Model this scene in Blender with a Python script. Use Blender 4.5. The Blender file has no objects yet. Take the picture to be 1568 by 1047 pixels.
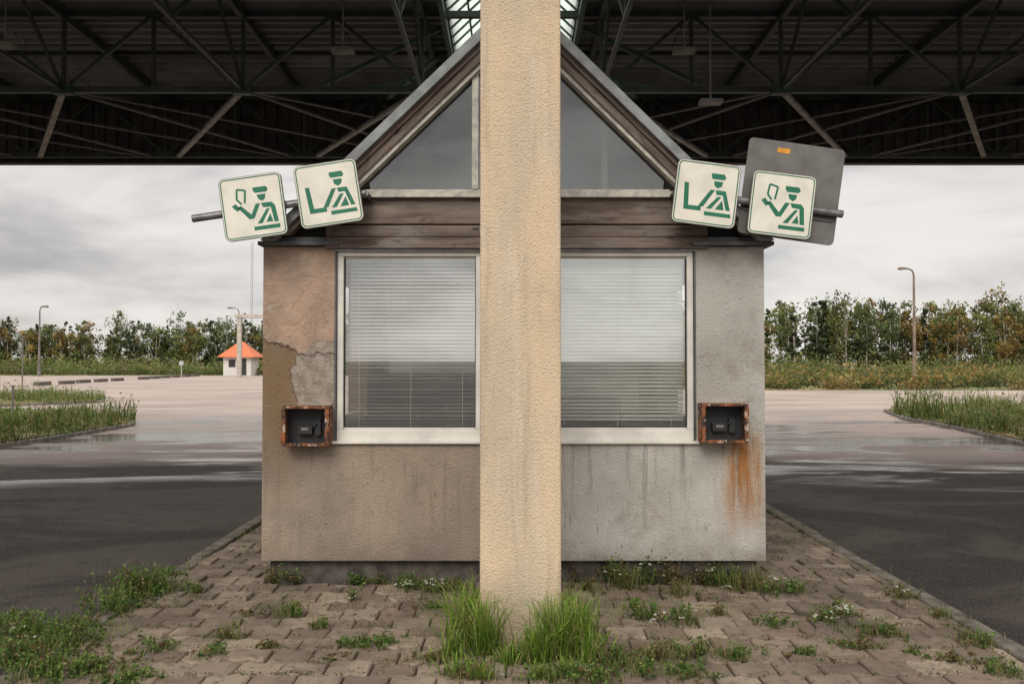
import bpy, math, random
import numpy as np
from mathutils import Vector, Matrix
random.seed(7); rng=np.random.default_rng(7)
S=bpy.context.scene; COL=S.collection
S.view_settings.view_transform='Standard'; S.view_settings.look='None'; S.view_settings.exposure=0
F=1307.0; TILT=math.atan(29.5/F); CH=1.6
COS_T,SIN_T=math.cos(TILT),math.sin(TILT)
def W(px,py,D):
    v=523.5-py; t=D/(F*COS_T-v*SIN_T)
    return ((px-784)*t, CH+t*(F*SIN_T+v*COS_T))
def G(px,py,z=0.0):
    v=523.5-py; dz=F*SIN_T+v*COS_T; t=(z-CH)/dz
    return ((px-784)*t, t*(F*COS_T-v*SIN_T))
# ---------- nodes
def nd(nt,typ,ins=None,**props):
    n=nt.nodes.new(typ)
    for k,v in props.items(): setattr(n,k,v)
    for k,v in (ins or {}).items():
        s=n.inputs[k]
        if isinstance(v,bpy.types.NodeSocket): nt.links.new(v,s)
        else: s.default_value=v
    return n
def M(nt,op,a,b=0.0,clamp=False):
    return nd(nt,'ShaderNodeMath',{0:a,1:b},operation=op,use_clamp=clamp).outputs[0]
def c4(c): return c if isinstance(c,bpy.types.NodeSocket) else (c[0],c[1],c[2],1)
def MIX(nt,f,a,b,blend='MIX'):
    return nd(nt,'ShaderNodeMix',{0:f,6:c4(a),7:c4(b)},data_type='RGBA',blend_type=blend).outputs[2]
def NO(nt,vec,scale,detail=4,rough=0.55,dist=0):
    return nd(nt,'ShaderNodeTexNoise',{'Vector':vec,'Scale':scale,'Detail':detail,'Roughness':rough,'Distortion':dist}).outputs[0]
def SS(nt,v,lo,hi,a=0.0,b=1.0):
    return nd(nt,'ShaderNodeMapRange',{0:v,1:lo,2:hi,3:a,4:b},interpolation_type='SMOOTHSTEP').outputs[0]
def POS(nt): return nd(nt,'ShaderNodeNewGeometry').outputs['Position']
def SCL(nt,v,s,rot=(0,0,0)): return nd(nt,'ShaderNodeMapping',{'Vector':v,'Scale':s,'Rotation':rot}).outputs[0]
def XYZ(nt,v):
    n=nd(nt,'ShaderNodeSeparateXYZ',{0:v}); return n.outputs
def BUMP(nt,h,strength,dist): return nd(nt,'ShaderNodeBump',{'Height':h,'Strength':strength,'Distance':dist}).outputs[0]
def newmat(name):
    m=bpy.data.materials.new(name); m.use_nodes=True; nt=m.node_tree
    b=nt.nodes['Principled BSDF']; return m,nt,b
def setb(nt,b,**k):
    for kk,v in k.items():
        kk=kk.replace('_',' ')
        if isinstance(v,bpy.types.NodeSocket): nt.links.new(v,b.inputs[kk])
        else: b.inputs[kk].default_value=v
def simple(name,col,rough=0.6,metal=0,var=0.25,scale=8,bump=0.0,bscale=60):
    m,nt,b=newmat(name); p=POS(nt)
    f=NO(nt,p,scale,5); f2=SS(nt,f,0.3,0.7,1-var,1+var)
    c=MIX(nt,1.0,col,nd(nt,'ShaderNodeCombineColor',{0:f2,1:f2,2:f2}).outputs[0],'MULTIPLY')
    setb(nt,b,Base_Color=c,Roughness=rough,Metallic=metal)
    if bump: setb(nt,b,Normal=BUMP(nt,NO(nt,p,bscale,4),bump,0.01))
    return m
# ---------- mesh builders
def link(o,parent=None):
    COL.objects.link(o)
    if parent: o.parent=parent
    return o
def empty(name,loc=(0,0,0),rot=(0,0,0)):
    o=bpy.data.objects.new(name,None); o.location=loc; o.rotation_euler=rot; o.empty_display_size=.2
    return link(o)
class MB:
    def __init__(s): s.v=[]; s.f=[]; s.m=[]
    def add(s,vs,fs,m=0):
        n=len(s.v); s.v+=[tuple(x) for x in vs]; s.f+=[tuple(i+n for i in f) for f in fs]; s.m+=[m]*len(fs)
    def box(s,x0,x1,y0,y1,z0,z1,m=0):
        s.add([(x,y,z) for x in(x0,x1) for y in(y0,y1) for z in(z0,z1)],[(0,1,3,2),(4,6,7,5),(0,4,5,1),(2,3,7,6),(0,2,6,4),(1,5,7,3)],m)
    def bar(s,p,q,w,h=None,m=0,up=(0,0,1)):
        h=h or w; p=Vector(p);q=Vector(q); d=(q-p).normalized(); u=Vector(up)
        if abs(d.dot(u))>0.98: u=Vector((0,1,0))
        a=d.cross(u).normalized()*w/2; c=a.cross(d).normalized()*h/2
        s.add([p-a-c,p-a+c,p+a-c,p+a+c,q-a-c,q-a+c,q+a-c,q+a+c],[(0,1,3,2),(4,6,7,5),(0,4,5,1),(2,3,7,6),(0,2,6,4),(1,5,7,3)],m)
    def tube(s,p,q,r0,r1=None,n=10,m=0):
        r1=r0 if r1 is None else r1; p=Vector(p);q=Vector(q); d=(q-p).normalized(); u=Vector((0,0,1))
        if abs(d.dot(u))>0.98: u=Vector((0,1,0))
        a=d.cross(u).normalized(); c=a.cross(d)
        vs=[p+(a*math.cos(t)+c*math.sin(t))*r0 for t in [2*math.pi*i/n for i in range(n)]]
        vs+=[q+(a*math.cos(t)+c*math.sin(t))*r1 for t in [2*math.pi*i/n for i in range(n)]]
        s.add(vs,[(i,(i+1)%n,n+(i+1)%n,n+i) for i in range(n)]+[tuple(range(n))[::-1],tuple(range(n,2*n))],m)
    def prism(s,poly,y0,y1,m=0):  # poly in xz
        n=len(poly)
        s.add([(x,y0,z) for x,z in poly]+[(x,y1,z) for x,z in poly],[tuple(range(n)),tuple(range(n,2*n))[::-1]]+[(i,n+i,n+(i+1)%n,(i+1)%n) for i in range(n)],m)
    def slab(s,poly,z0,z1,m=0): # poly in xy
        n=len(poly)
        s.add([(x,y,z0) for x,y in poly]+[(x,y,z1) for x,y in poly],[tuple(range(n))[::-1],tuple(range(n,2*n))]+[(i,(i+1)%n,n+(i+1)%n,n+i) for i in range(n)],m)
    def obj(s,name,mats,parent=None,bevel=0,seg=2):
        me=bpy.data.meshes.new(name); me.from_pydata(s.v,[],s.f)
        for m in (mats if isinstance(mats,(list,tuple)) else [mats]): me.materials.append(m)
        me.polygons.foreach_set('material_index',s.m); me.update()
        import bmesh
        bm=bmesh.new(); bm.from_mesh(me); bmesh.ops.recalc_face_normals(bm,faces=bm.faces); bm.to_mesh(me); bm.free()
        o=link(bpy.data.objects.new(name,me),parent)
        if bevel:
            b=o.modifiers.new('b','BEVEL'); b.width=bevel; b.segments=seg; b.limit_method='ANGLE'
        return o
def BOX(name,x0,x1,y0,y1,z0,z1,mat,parent=None,bevel=0):
    b=MB(); b.box(x0,x1,y0,y1,z0,z1); return b.obj(name,mat,parent,bevel)
def foliage(name,C,size,col,mat,parent=None,flat=0.0,aspect=0.55):
    C=np.asarray(C,float); n=len(C); size=np.asarray(size,float).reshape(-1,1)*np.ones((n,1))
    a=rng.normal(size=(n,3)); a[:,2]*=(1-flat); a/=np.linalg.norm(a,axis=1,keepdims=True)
    r=rng.normal(size=(n,3)); r[:,2]*=(1-flat)
    b=np.cross(a,r) if flat<.5 else r-a*np.sum(a*r,axis=1,keepdims=True)
    b/=np.linalg.norm(b,axis=1,keepdims=True)
    V=np.stack([C-a*size,C-b*size*aspect,C+a*size,C+b*size*aspect],1).reshape(-1,3)
    me=bpy.data.meshes.new(name); me.vertices.add(4*n); me.vertices.foreach_set('co',V.ravel())
    me.loops.add(4*n); me.loops.foreach_set('vertex_index',np.arange(4*n,dtype=np.int32))
    me.polygons.add(n); me.polygons.foreach_set('loop_start',np.arange(0,4*n,4,dtype=np.int32)); 
    me.update(calc_edges=True); 
    at=me.color_attributes.new('Col','FLOAT_COLOR','POINT')
    cc=np.ones((4*n,4)); cc[:,:3]=np.repeat(np.asarray(col),4,axis=0); at.data.foreach_set('color',cc.ravel())
    me.materials.append(mat); return link(bpy.data.objects.new(name,me),parent)
def blades(name,B,h,w,bend,col,mat,parent=None):
    B=np.asarray(B,float); n=len(B); h=np.asarray(h); w=np.asarray(w)
    th=rng.uniform(0,2*math.pi,n); d=np.stack([np.cos(th),np.sin(th),0*th],1)
    th2=th+math.pi/2+rng.normal(0,.5,n); s=np.stack([np.cos(th2),np.sin(th2),0*th],1)
    z=np.array([[0,0,1.]]); bd=(np.asarray(bend)*h)[:,None]
    m1=B+z*(h*.45)[:,None]+d*bd*.25; m2=B+z*(h*.8)[:,None]+d*bd*.62; t=B+z*(h*(1-.25*np.asarray(bend)))[:,None]+d*bd*1.1
    ww=(w/2)[:,None]
    V=np.stack([B-s*ww,B+s*ww,m1-s*ww*.9,m1+s*ww*.9,m2-s*ww*.6,m2+s*ww*.6,t],1).reshape(-1,3)
    fs=[]
    for i in range(n):
        k=7*i; fs+=[(k,k+1,k+3,k+2),(k+2,k+3,k+5,k+4),(k+4,k+5,k+6)]
    me=bpy.data.meshes.new(name); me.from_pydata(V.tolist(),[],fs)
    at=me.color_attributes.new('Col','FLOAT_COLOR','POINT')
    cc=np.ones((7*n,4)); cc[:,:3]=np.repeat(np.asarray(col),7,axis=0); 
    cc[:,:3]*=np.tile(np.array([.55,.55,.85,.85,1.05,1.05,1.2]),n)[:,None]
    at.data.foreach_set('color',cc.ravel()); me.materials.append(mat)
    return link(bpy.data.objects.new(name,me),parent)
def leafmat(name,trans=0.35):
    m,nt,b=newmat(name); a=nd(nt,'ShaderNodeAttribute',attribute_name='Col').outputs['Color']
    setb(nt,b,Base_Color=a,Roughness=0.6); b.inputs['Specular IOR Level'].default_value=.25
    t=nd(nt,'ShaderNodeBsdfTranslucent',{'Color':a})
    mx=nd(nt,'ShaderNodeMixShader',{0:trans,1:b.outputs[0],2:t.outputs[0]})
    nt.links.new(mx.outputs[0],nt.nodes['Material Output'].inputs[0]); return m
LEAF=leafmat('leaf_material')
def pal(n,cols,var=0.2):
    cols=np.array(cols); c=cols[rng.integers(0,len(cols),n)]; return c*rng.uniform(1-var,1+var,(n,1))
# ---------- world
w=bpy.data.worlds.new('World'); S.world=w; w.use_nodes=True; nt=w.node_tree; nt.nodes.clear()
SEL,SAZ=math.radians(38),math.radians(195)
sky=nd(nt,'ShaderNodeTexSky',sky_type='NISHITA',sun_disc=False,sun_elevation=SEL,sun_rotation=SAZ)
tc=nd(nt,'ShaderNodeTexCoord').outputs['Generated']; x,y,z=XYZ(nt,tc)
n1=NO(nt,SCL(nt,tc,(1,1,3.6)),3.4,7,.53,.4); n2=NO(nt,SCL(nt,tc,(1,1,5)),1.7,3,.5,.3)
f=SS(nt,M(nt,'ADD',M(nt,'MULTIPLY',n1,.6),M(nt,'MULTIPLY',n2,.5)),.43,.66)
cc=nd(nt,'ShaderNodeValToRGB',{0:f}); e=cc.color_ramp.elements
e[0].position=0;e[0].color=(.45,.43,.425,1); e[1].position=1;e[1].color=(.88,.845,.81,1)
k=e.new(.5); k.color=(.67,.64,.62,1)
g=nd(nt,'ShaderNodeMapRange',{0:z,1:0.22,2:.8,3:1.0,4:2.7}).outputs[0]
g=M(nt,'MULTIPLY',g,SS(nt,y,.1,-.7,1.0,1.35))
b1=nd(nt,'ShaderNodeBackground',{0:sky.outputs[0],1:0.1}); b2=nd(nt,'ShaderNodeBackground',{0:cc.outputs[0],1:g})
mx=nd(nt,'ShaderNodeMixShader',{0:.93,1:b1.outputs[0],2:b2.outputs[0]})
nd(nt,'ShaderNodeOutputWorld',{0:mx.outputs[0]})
sl=bpy.data.lights.new('sun','SUN'); sl.energy=1.5; sl.angle=math.radians(25); sl.color=(1,.95,.87)
so=link(bpy.data.objects.new('sun',sl)); 
sd=Vector((math.sin(SAZ)*math.cos(SEL),math.cos(SAZ)*math.cos(SEL),math.sin(SEL)))
so.rotation_euler=sd.to_track_quat('Z','Y').to_euler()
cam=bpy.data.cameras.new('camera'); co=link(bpy.data.objects.new('camera',cam)); S.camera=co
cam.lens=F/1568*36; cam.sensor_width=36; cam.clip_end=5000; cam.clip_start=.05
co.location=(0,0,CH); co.rotation_euler=(math.pi/2+TILT,0,0)
# ---------- materials
m,nt,b=newmat('asphalt_ground'); p=POS(nt); X,Y,Z=XYZ(nt,p)
nb=NO(nt,SCL(nt,p,(.16,.5,1)),1.0,7,.62,.5); ns=NO(nt,p,55,4,.8); nl=NO(nt,SCL(nt,p,(.3,.6,1)),.9,6,.62,1.0)
aX=M(nt,'MAXIMUM',M(nt,'SUBTRACT',M(nt,'ABSOLUTE',X),4.0),0.0)
Ye=M(nt,'ADD',Y,M(nt,'MULTIPLY',M(nt,'MINIMUM',aX,8.0),.30))
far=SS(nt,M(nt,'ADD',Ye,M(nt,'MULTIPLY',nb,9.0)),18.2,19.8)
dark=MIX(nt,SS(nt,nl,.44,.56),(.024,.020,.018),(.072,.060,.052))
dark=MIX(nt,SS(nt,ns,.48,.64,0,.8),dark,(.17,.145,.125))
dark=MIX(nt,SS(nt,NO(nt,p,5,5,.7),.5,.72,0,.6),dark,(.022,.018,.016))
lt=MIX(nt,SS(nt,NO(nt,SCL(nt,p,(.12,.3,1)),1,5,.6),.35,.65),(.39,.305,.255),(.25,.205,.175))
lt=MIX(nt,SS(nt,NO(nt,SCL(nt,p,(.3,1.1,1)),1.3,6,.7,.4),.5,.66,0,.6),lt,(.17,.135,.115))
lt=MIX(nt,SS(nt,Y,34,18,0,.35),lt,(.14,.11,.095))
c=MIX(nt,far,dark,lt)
wn=NO(nt,SCL(nt,p,(.17,.5,1)),1.0,7,.66,.9)
wet=M(nt,'MULTIPLY',SS(nt,wn,.475,.55),M(nt,'MULTIPLY',SS(nt,M(nt,'ADD',Ye,M(nt,'MULTIPLY',nb,6)),15.3,16.6),SS(nt,Y,36,22)))
c=MIX(nt,wet,c,MIX(nt,.6,c,(.03,.026,.024)))
setb(nt,b,Base_Color=c,Roughness=M(nt,'SUBTRACT',.86,M(nt,'MULTIPLY',wet,.74)))
setb(nt,b,**{'Specular_IOR_Level':M(nt,'ADD',.28,M(nt,'MULTIPLY',M(nt,'MAXIMUM',wet,far),.4))})
h=M(nt,'MULTIPLY',NO(nt,p,90,3,.75),M(nt,'SUBTRACT',1.0,M(nt,'MULTIPLY',wet,.96))); setb(nt,b,Normal=BUMP(nt,h,.8,.014)); GROUND=m
m,nt,b=newmat('field_grass'); p=POS(nt)
c=MIX(nt,SS(nt,NO(nt,SCL(nt,p,(.06,.3,1)),1,5,.6),.4,.6),(.10,.12,.035),(.26,.18,.07)); c=MIX(nt,SS(nt,NO(nt,p,3,4),.4,.7,0,.5),c,(.04,.05,.02))
setb(nt,b,Base_Color=c,Roughness=.9); FIELD=m
SOIL=simple('soil',(.055,.043,.030),.95,var=.5,scale=6,bump=.6,bscale=40)
KERB=simple('kerb_concrete',(.15,.13,.11),.9,var=.5,scale=7,bump=.6,bscale=70)
m,nt,b=newmat('paver_concrete'); p=POS(nt); a=nd(nt,'ShaderNodeAttribute',attribute_name='Col').outputs['Color']
c=MIX(nt,SS(nt,NO(nt,p,1.2,5,.65),.46,.62,0,.65),a,(.105,.076,.056)); c=MIX(nt,SS(nt,NO(nt,p,160,3,.7),.5,.8,0,.5),c,(.11,.09,.07))
c=MIX(nt,SS(nt,NO(nt,p,14,5,.7),.50,.68,0,.65),c,(.075,.062,.034))
setb(nt,b,Base_Color=c,Roughness=.85,Normal=BUMP(nt,NO(nt,p,90,4,.7),.6,.010)); PAVER=m
def stucco(nt,p,strength=.8,dist=.012,sc=70):
    v=nd(nt,'ShaderNodeTexVoronoi',{'Vector':p,'Scale':sc*1.1},feature='SMOOTH_F1').outputs[0]
    h=M(nt,'ADD',NO(nt,p,sc,4,.65),M(nt,'MULTIPLY',v,-.6)); return BUMP(nt,h,strength,dist),h
m,nt,b=newmat('column_stucco'); p=POS(nt); nrm,h=stucco(nt,p,.9,.009,88); X,Y,Z=XYZ(nt,p)
c=MIX(nt,SS(nt,NO(nt,SCL(nt,p,(2,2,.5)),2,5,.6),.35,.65),(.68,.52,.35),(.56,.455,.33))
sk_=SS(nt,NO(nt,SCL(nt,p,(14,14,.8)),1,5,.6),.50,.72,0,.6); c=MIX(nt,sk_,c,(.66,.585,.49))
c=MIX(nt,SS(nt,h,.12,-.15,0,.4),c,(.26,.18,.105))
c=MIX(nt,SS(nt,NO(nt,SCL(nt,p,(9,9,.5)),1,6,.7,.2),.52,.70,0,.42),c,(.33,.26,.18))
c=MIX(nt,SS(nt,NO(nt,p,2.2,6,.7,.3),.5,.72,0,.35),c,(.33,.27,.21))
c=MIX(nt,SS(nt,M(nt,'ADD',Z,M(nt,'MULTIPLY',NO(nt,p,5,5),.7)),1.0,.35,0,.5),c,(.32,.28,.215))
c=MIX(nt,SS(nt,NO(nt,p,26,3,.6,.8),.70,.76,0,.7),c,(.17,.13,.10))
setb(nt,b,Base_Color=c,Roughness=.92,Normal=nrm); COLM=m
m,nt,b=newmat('booth_stucco'); p=POS(nt); X,Y,Z=XYZ(nt,p); D=6.17
side=SS(nt,X,.05,.06)
left=MIX(nt,SS(nt,NO(nt,SCL(nt,p,(1.5,1,1)),1.6,5,.6),.35,.65),(.36,.285,.215),(.27,.22,.175))
right=MIX(nt,SS(nt,NO(nt,p,1.6,5,.6),.35,.65),(.50,.475,.43),(.39,.365,.325))
c=MIX(nt,side,left,right)
nz=M(nt,'MULTIPLY',M(nt,'SUBTRACT',NO(nt,p,4.5,6,.62),.5),.34)
xl=W(512,500,D)[0]; onp=SS(nt,X,xl+.01,xl)
zl=M(nt,'ADD',M(nt,'ADD',Z,nz),M(nt,'MULTIPLY',M(nt,'ADD',X,1.55),.28))
z5=W(0,538,D)[1]
inp=M(nt,'MULTIPLY',onp,SS(nt,zl,z5,z5+.012))
smooth=MIX(nt,SS(nt,NO(nt,p,4,6,.65),.4,.6),(.44,.30,.215),(.34,.245,.18))
smooth=MIX(nt,SS(nt,NO(nt,SCL(nt,p,(3,1,5)),3,6,.7,1.0),.54,.64,0,.7),smooth,(.40,.345,.285))
smooth=MIX(nt,SS(nt,NO(nt,SCL(nt,p,(5,1,1.5)),2,5,.7,.6),.55,.7,0,.6),smooth,(.18,.135,.105))
c=MIX(nt,inp,c,smooth)
dx=M(nt,'SUBTRACT',X,W(487,570,D)[0]); dz=M(nt,'SUBTRACT',Z,W(482,578,D)[1])
r=M(nt,'ADD',M(nt,'SQRT',M(nt,'ADD',M(nt,'MULTIPLY',dx,dx),M(nt,'MULTIPLY',M(nt,'MULTIPLY',dz,dz),.30))),nz)
pat=M(nt,'MULTIPLY',SS(nt,r,.175,.165),onp)
dx=M(nt,'SUBTRACT',X,W(425,570,D)[0]); dz2=M(nt,'SUBTRACT',Z,W(420,560,D)[1])
r2=M(nt,'SQRT',M(nt,'ADD',M(nt,'MULTIPLY',dx,dx),M(nt,'MULTIPLY',M(nt,'MULTIPLY',dz2,dz2),.08)))
c=MIX(nt,M(nt,'MULTIPLY',SS(nt,r2,.34,.06,0,.9),M(nt,'SUBTRACT',1.0,inp)),c,(.20,.125,.06))
c=MIX(nt,pat,c,MIX(nt,SS(nt,NO(nt,p,12,5,.7),.4,.6),(.38,.325,.27),(.26,.215,.17)))
ed=M(nt,'MULTIPLY',M(nt,'MULTIPLY',onp,SS(nt,zl,z5-.012,z5-.002)),M(nt,'SUBTRACT',1.0,inp))
ed2=M(nt,'MULTIPLY',M(nt,'MULTIPLY',onp,SS(nt,r,.181,.177)),M(nt,'SUBTRACT',1.0,M(nt,'MAXIMUM',pat,inp)))
c=MIX(nt,M(nt,'MULTIPLY',M(nt,'MAXIMUM',ed,ed2),.45),c,(.09,.06,.04))
zb=W(0,677,D)[1]
stn=SS(nt,NO(nt,SCL(nt,p,(15,1,1.2)),1,5,.65),.52,.70); stn=M(nt,'MULTIPLY',stn,SS(nt,Z,zb-.8,zb+.02,.1,.6)); stn=M(nt,'MULTIPLY',stn,SS(nt,Z,zb+.03,zb,0,1))
c=MIX(nt,stn,c,(.13,.105,.08))
drp=M(nt,'MULTIPLY',SS(nt,NO(nt,SCL(nt,p,(30,1,3)),1,3,.6),.66,.72),M(nt,'MULTIPLY',SS(nt,Z,.25,.45),SS(nt,Z,.85,.6))); c=MIX(nt,M(nt,'MULTIPLY',drp,.8),c,(.05,.04,.035))
c=MIX(nt,SS(nt,NO(nt,p,3,6,.7,.4),.5,.68,0,.4),c,(.21,.175,.135))
c=MIX(nt,SS(nt,M(nt,'ADD',Z,M(nt,'MULTIPLY',NO(nt,p,4,5),.5)),.66,.22,0,.8),c,(.14,.11,.08))
xa,xb=W(1098,740,D)[0],W(1168,740,D)[0]
rx=M(nt,'MULTIPLY',SS(nt,X,xa-.04,xa+.14),SS(nt,X,xb+.03,xb-.05)); rz=M(nt,'MULTIPLY',SS(nt,Z,W(0,840,D)[1],W(0,720,D)[1]),SS(nt,Z,W(0,640,D)[1],W(0,690,D)[1]))
rr_=M(nt,'MULTIPLY',rx,rz)
c=MIX(nt,M(nt,'MULTIPLY',rr_,.4),c,(.42,.25,.10))
rn=SS(nt,NO(nt,SCL(nt,p,(11,1,1.2)),1,6,.7,.3),.38,.62); c=MIX(nt,M(nt,'MULTIPLY',rr_,rn),c,(.34,.14,.035))
c=MIX(nt,M(nt,'MULTIPLY',rr_,M(nt,'MULTIPLY',SS(nt,NO(nt,SCL(nt,p,(20,1,2)),1,6,.7,.3),.52,.68),.85)),c,(.16,.055,.018))
nrm,h=stucco(nt,p,.9,.010,85)
c=MIX(nt,SS(nt,h,.12,-.12,0,.35),c,(.11,.085,.06))
cr=nd(nt,'ShaderNodeTexVoronoi',{'Scale':1.4},feature='DISTANCE_TO_EDGE')
pw=nd(nt,'ShaderNodeVectorMath',{0:p,1:nd(nt,'ShaderNodeTexNoise',{'Vector':p,'Scale':5.0,'Detail':5.0}).outputs[1]},operation='ADD').outputs[0]
nt.links.new(pw,cr.inputs['Vector']); crk=M(nt,'MULTIPLY',SS(nt,cr.outputs[0],.005,.001,0,.55),SS(nt,NO(nt,p,1.3,2),.5,.58)); c=MIX(nt,crk,c,(.07,.055,.045))
hs=M(nt,'ADD',M(nt,'MULTIPLY',h,M(nt,'SUBTRACT',1.0,M(nt,'MULTIPLY',inp,.8))),M(nt,'MULTIPLY',M(nt,'MAXIMUM',inp,pat),1.5))
hs=M(nt,'ADD',hs,M(nt,'MULTIPLY',NO(nt,p,9,6,.65,.6),M(nt,'MULTIPLY',inp,3.5)))
setb(nt,b,Base_Color=c,Roughness=.92,Normal=BUMP(nt,hs,.9,.010)); WALL=m
PLINTH=simple('plinth_concrete',(.075,.065,.055),.95,var=.5,scale=9,bump=.8,bscale=50)
FRAME=simple('window_frame_paint',(.66,.63,.57),.5,var=.12,scale=5,bump=.1)
FRAME2=simple('gable_frame_paint',(.50,.47,.41),.6,var=.25,scale=14,bump=.2)
METAL=simple('roof_flashing',(.22,.23,.23),.5,metal=.1,var=.25,scale=9,bump=.2,bscale=20)
CAP=simple('cap_flashing',(.10,.10,.10),.6,metal=.2,var=.3,scale=9)
DARK=simple('booth_interior',(.05,.048,.045),.9)
INWALL=simple('booth_inner_wall',(.45,.43,.38),.9)
def wood(name,ang):
    m,nt,b=newmat(name); p=SCL(nt,POS(nt),(1,1,1),(0,ang,0)); q=SCL(nt,p,(1.8,12,22))
    f=NO(nt,q,1.0,6,.65,.5); c=MIX(nt,SS(nt,f,.35,.68),(.085,.058,.044),(.21,.16,.13))
    c=MIX(nt,SS(nt,NO(nt,SCL(nt,p,(1,1,3)),3,5,.6),.5,.7,0,.6),c,(.25,.22,.195))
    c=MIX(nt,SS(nt,NO(nt,SCL(nt,p,(1,1,2)),4,5,.7,1),.56,.68,0,.7),c,(.07,.05,.04))
    v=nd(nt,'ShaderNodeTexVoronoi',{'Vector':SCL(nt,p,(3.2,.1,9)),'Scale':1.0}).outputs[0]
    c=MIX(nt,SS(nt,v,.12,.06,0,.9),c,(.03,.02,.015))
    setb(nt,b,Base_Color=c,Roughness=.8,Normal=BUMP(nt,f,.6,.005)); return m
WOODH=wood('plank_horizontal',0); WOODL=wood('plank_raking_a',math.radians(43.8)); WOODR=wood('plank_raking_b',math.radians(-44.5))
def glass(name,fac,tint=(.9,.93,.92)):
    m,nt,b=newmat(name); gl=nd(nt,'ShaderNodeBsdfGlossy',{'Color':(.95,.97,.97,1),'Roughness':.015}); tr=nd(nt,'ShaderNodeBsdfTransparent',{'Color':c4(tint)})
    df=nd(nt,'ShaderNodeBsdfDiffuse',{'Color':(.35,.33,.3,1)})
    mm=nd(nt,'ShaderNodeMixShader',{0:fac,1:tr.outputs[0],2:gl.outputs[0]})
    p=POS(nt); dirt=SS(nt,NO(nt,SCL(nt,p,(1,1,.7)),5,6,.7),.4,.8,.02,.10)
    m2=nd(nt,'ShaderNodeMixShader',{0:dirt,1:mm.outputs[0],2:df.outputs[0]}); nt.links.new(m2.outputs[0],nt.nodes['Material Output'].inputs[0]); return m
GLASS=glass('window_glass',.36,(.97,.98,.97)); GLASS2=glass('gable_glass',.14,(.6,.63,.63)); GLASS3=glass('side_glass',.06,(.97,.98,.97))
m,nt,b=newmat('rusted_paint'); p=POS(nt); f=NO(nt,p,14,6,.7,.3)
c=MIX(nt,SS(nt,f,.42,.58),(.035,.022,.016),(.26,.09,.03)); c=MIX(nt,SS(nt,NO(nt,p,26,5,.6),.56,.64,0,.8),c,(.5,.42,.34))
setb(nt,b,Base_Color=c,Roughness=.85,Normal=BUMP(nt,f,.8,.006)); RUST=m
BLACK=simple('dark_metal',(.02,.02,.02),.6)
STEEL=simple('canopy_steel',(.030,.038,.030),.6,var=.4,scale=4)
STEELG=simple('canopy_steel_green',(.03,.065,.04),.6,var=.4,scale=4)
STEELL=simple('canopy_brace',(.24,.22,.20),.6,var=.35,scale=5)
GALV=simple('galvanised_tube',(.20,.20,.20),.45,metal=.5,var=.3,scale=20)
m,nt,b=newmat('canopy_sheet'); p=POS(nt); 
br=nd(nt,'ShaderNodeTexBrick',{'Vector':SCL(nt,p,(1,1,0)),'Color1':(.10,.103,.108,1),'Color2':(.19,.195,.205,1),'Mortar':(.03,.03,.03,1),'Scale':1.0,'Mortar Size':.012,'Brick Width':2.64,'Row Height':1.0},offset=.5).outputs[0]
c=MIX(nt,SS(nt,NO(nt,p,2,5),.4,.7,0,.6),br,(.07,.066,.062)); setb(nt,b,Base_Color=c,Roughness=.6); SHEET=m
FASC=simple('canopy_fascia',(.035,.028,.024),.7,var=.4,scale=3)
m,nt,b=newmat('skylight_pane')
t=nd(nt,'ShaderNodeBsdfTranslucent',{'Color':(.75,.82,.76,1)}); tr=nd(nt,'ShaderNodeBsdfTransparent',{'Color':(.8,.9,.85,1)})
mm=nd(nt,'ShaderNodeMixShader',{0:.35,1:t.outputs[0],2:tr.outputs[0]}); nt.links.new(mm.outputs[0],nt.nodes['Material Output'].inputs[0]); PANE=m
# ---------- GROUND
def sheet(name,poly,z,mat):
    me=bpy.data.meshes.new(name); me.from_pydata([(x,y,z) for x,y in poly],[],[tuple(range(len(poly)))]); me.materials.append(mat); return link(bpy.data.objects.new(name,me))
RZ=-0.11
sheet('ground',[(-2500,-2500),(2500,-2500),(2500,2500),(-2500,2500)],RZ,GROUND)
sheet('grass_field',[(6,50),(30,50),(120,46),(2400,40),(2400,2400),(-2400,2400),(-2400,96),(-60,100),(-22,104),(0,80)],RZ+.006,FIELD)
XL,XR=-2.50,2.74; Y0,Y1=-6.0,16.0
isl=MB(); isl.box(XL,XR,Y0,Y1,RZ-.1,-.035); isl.obj('island_base',SOIL)
kb=MB(); yy=Y0
while yy<Y1:
    for xs,sg in ((XL,-1),(XR,1)):
        j=random.uniform(-.014,.014); x0=xs+j; x1=x0+sg*.12; kb.box(min(x0,x1),max(x0,x1),yy+.005,yy+.995,RZ-.1,.005+random.uniform(-.014,.012))
    yy+=1
kb.obj('kerb',KERB,bevel=.015)
PA,PB=.235,.20; A=.022; V=[];Fc=[];Cc=[]
def tri(x): t=(x/(PA/2))%1.0; return A*(4*abs(t-.5)-1)
rows=int((11.8-2.6)/PB)
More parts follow.
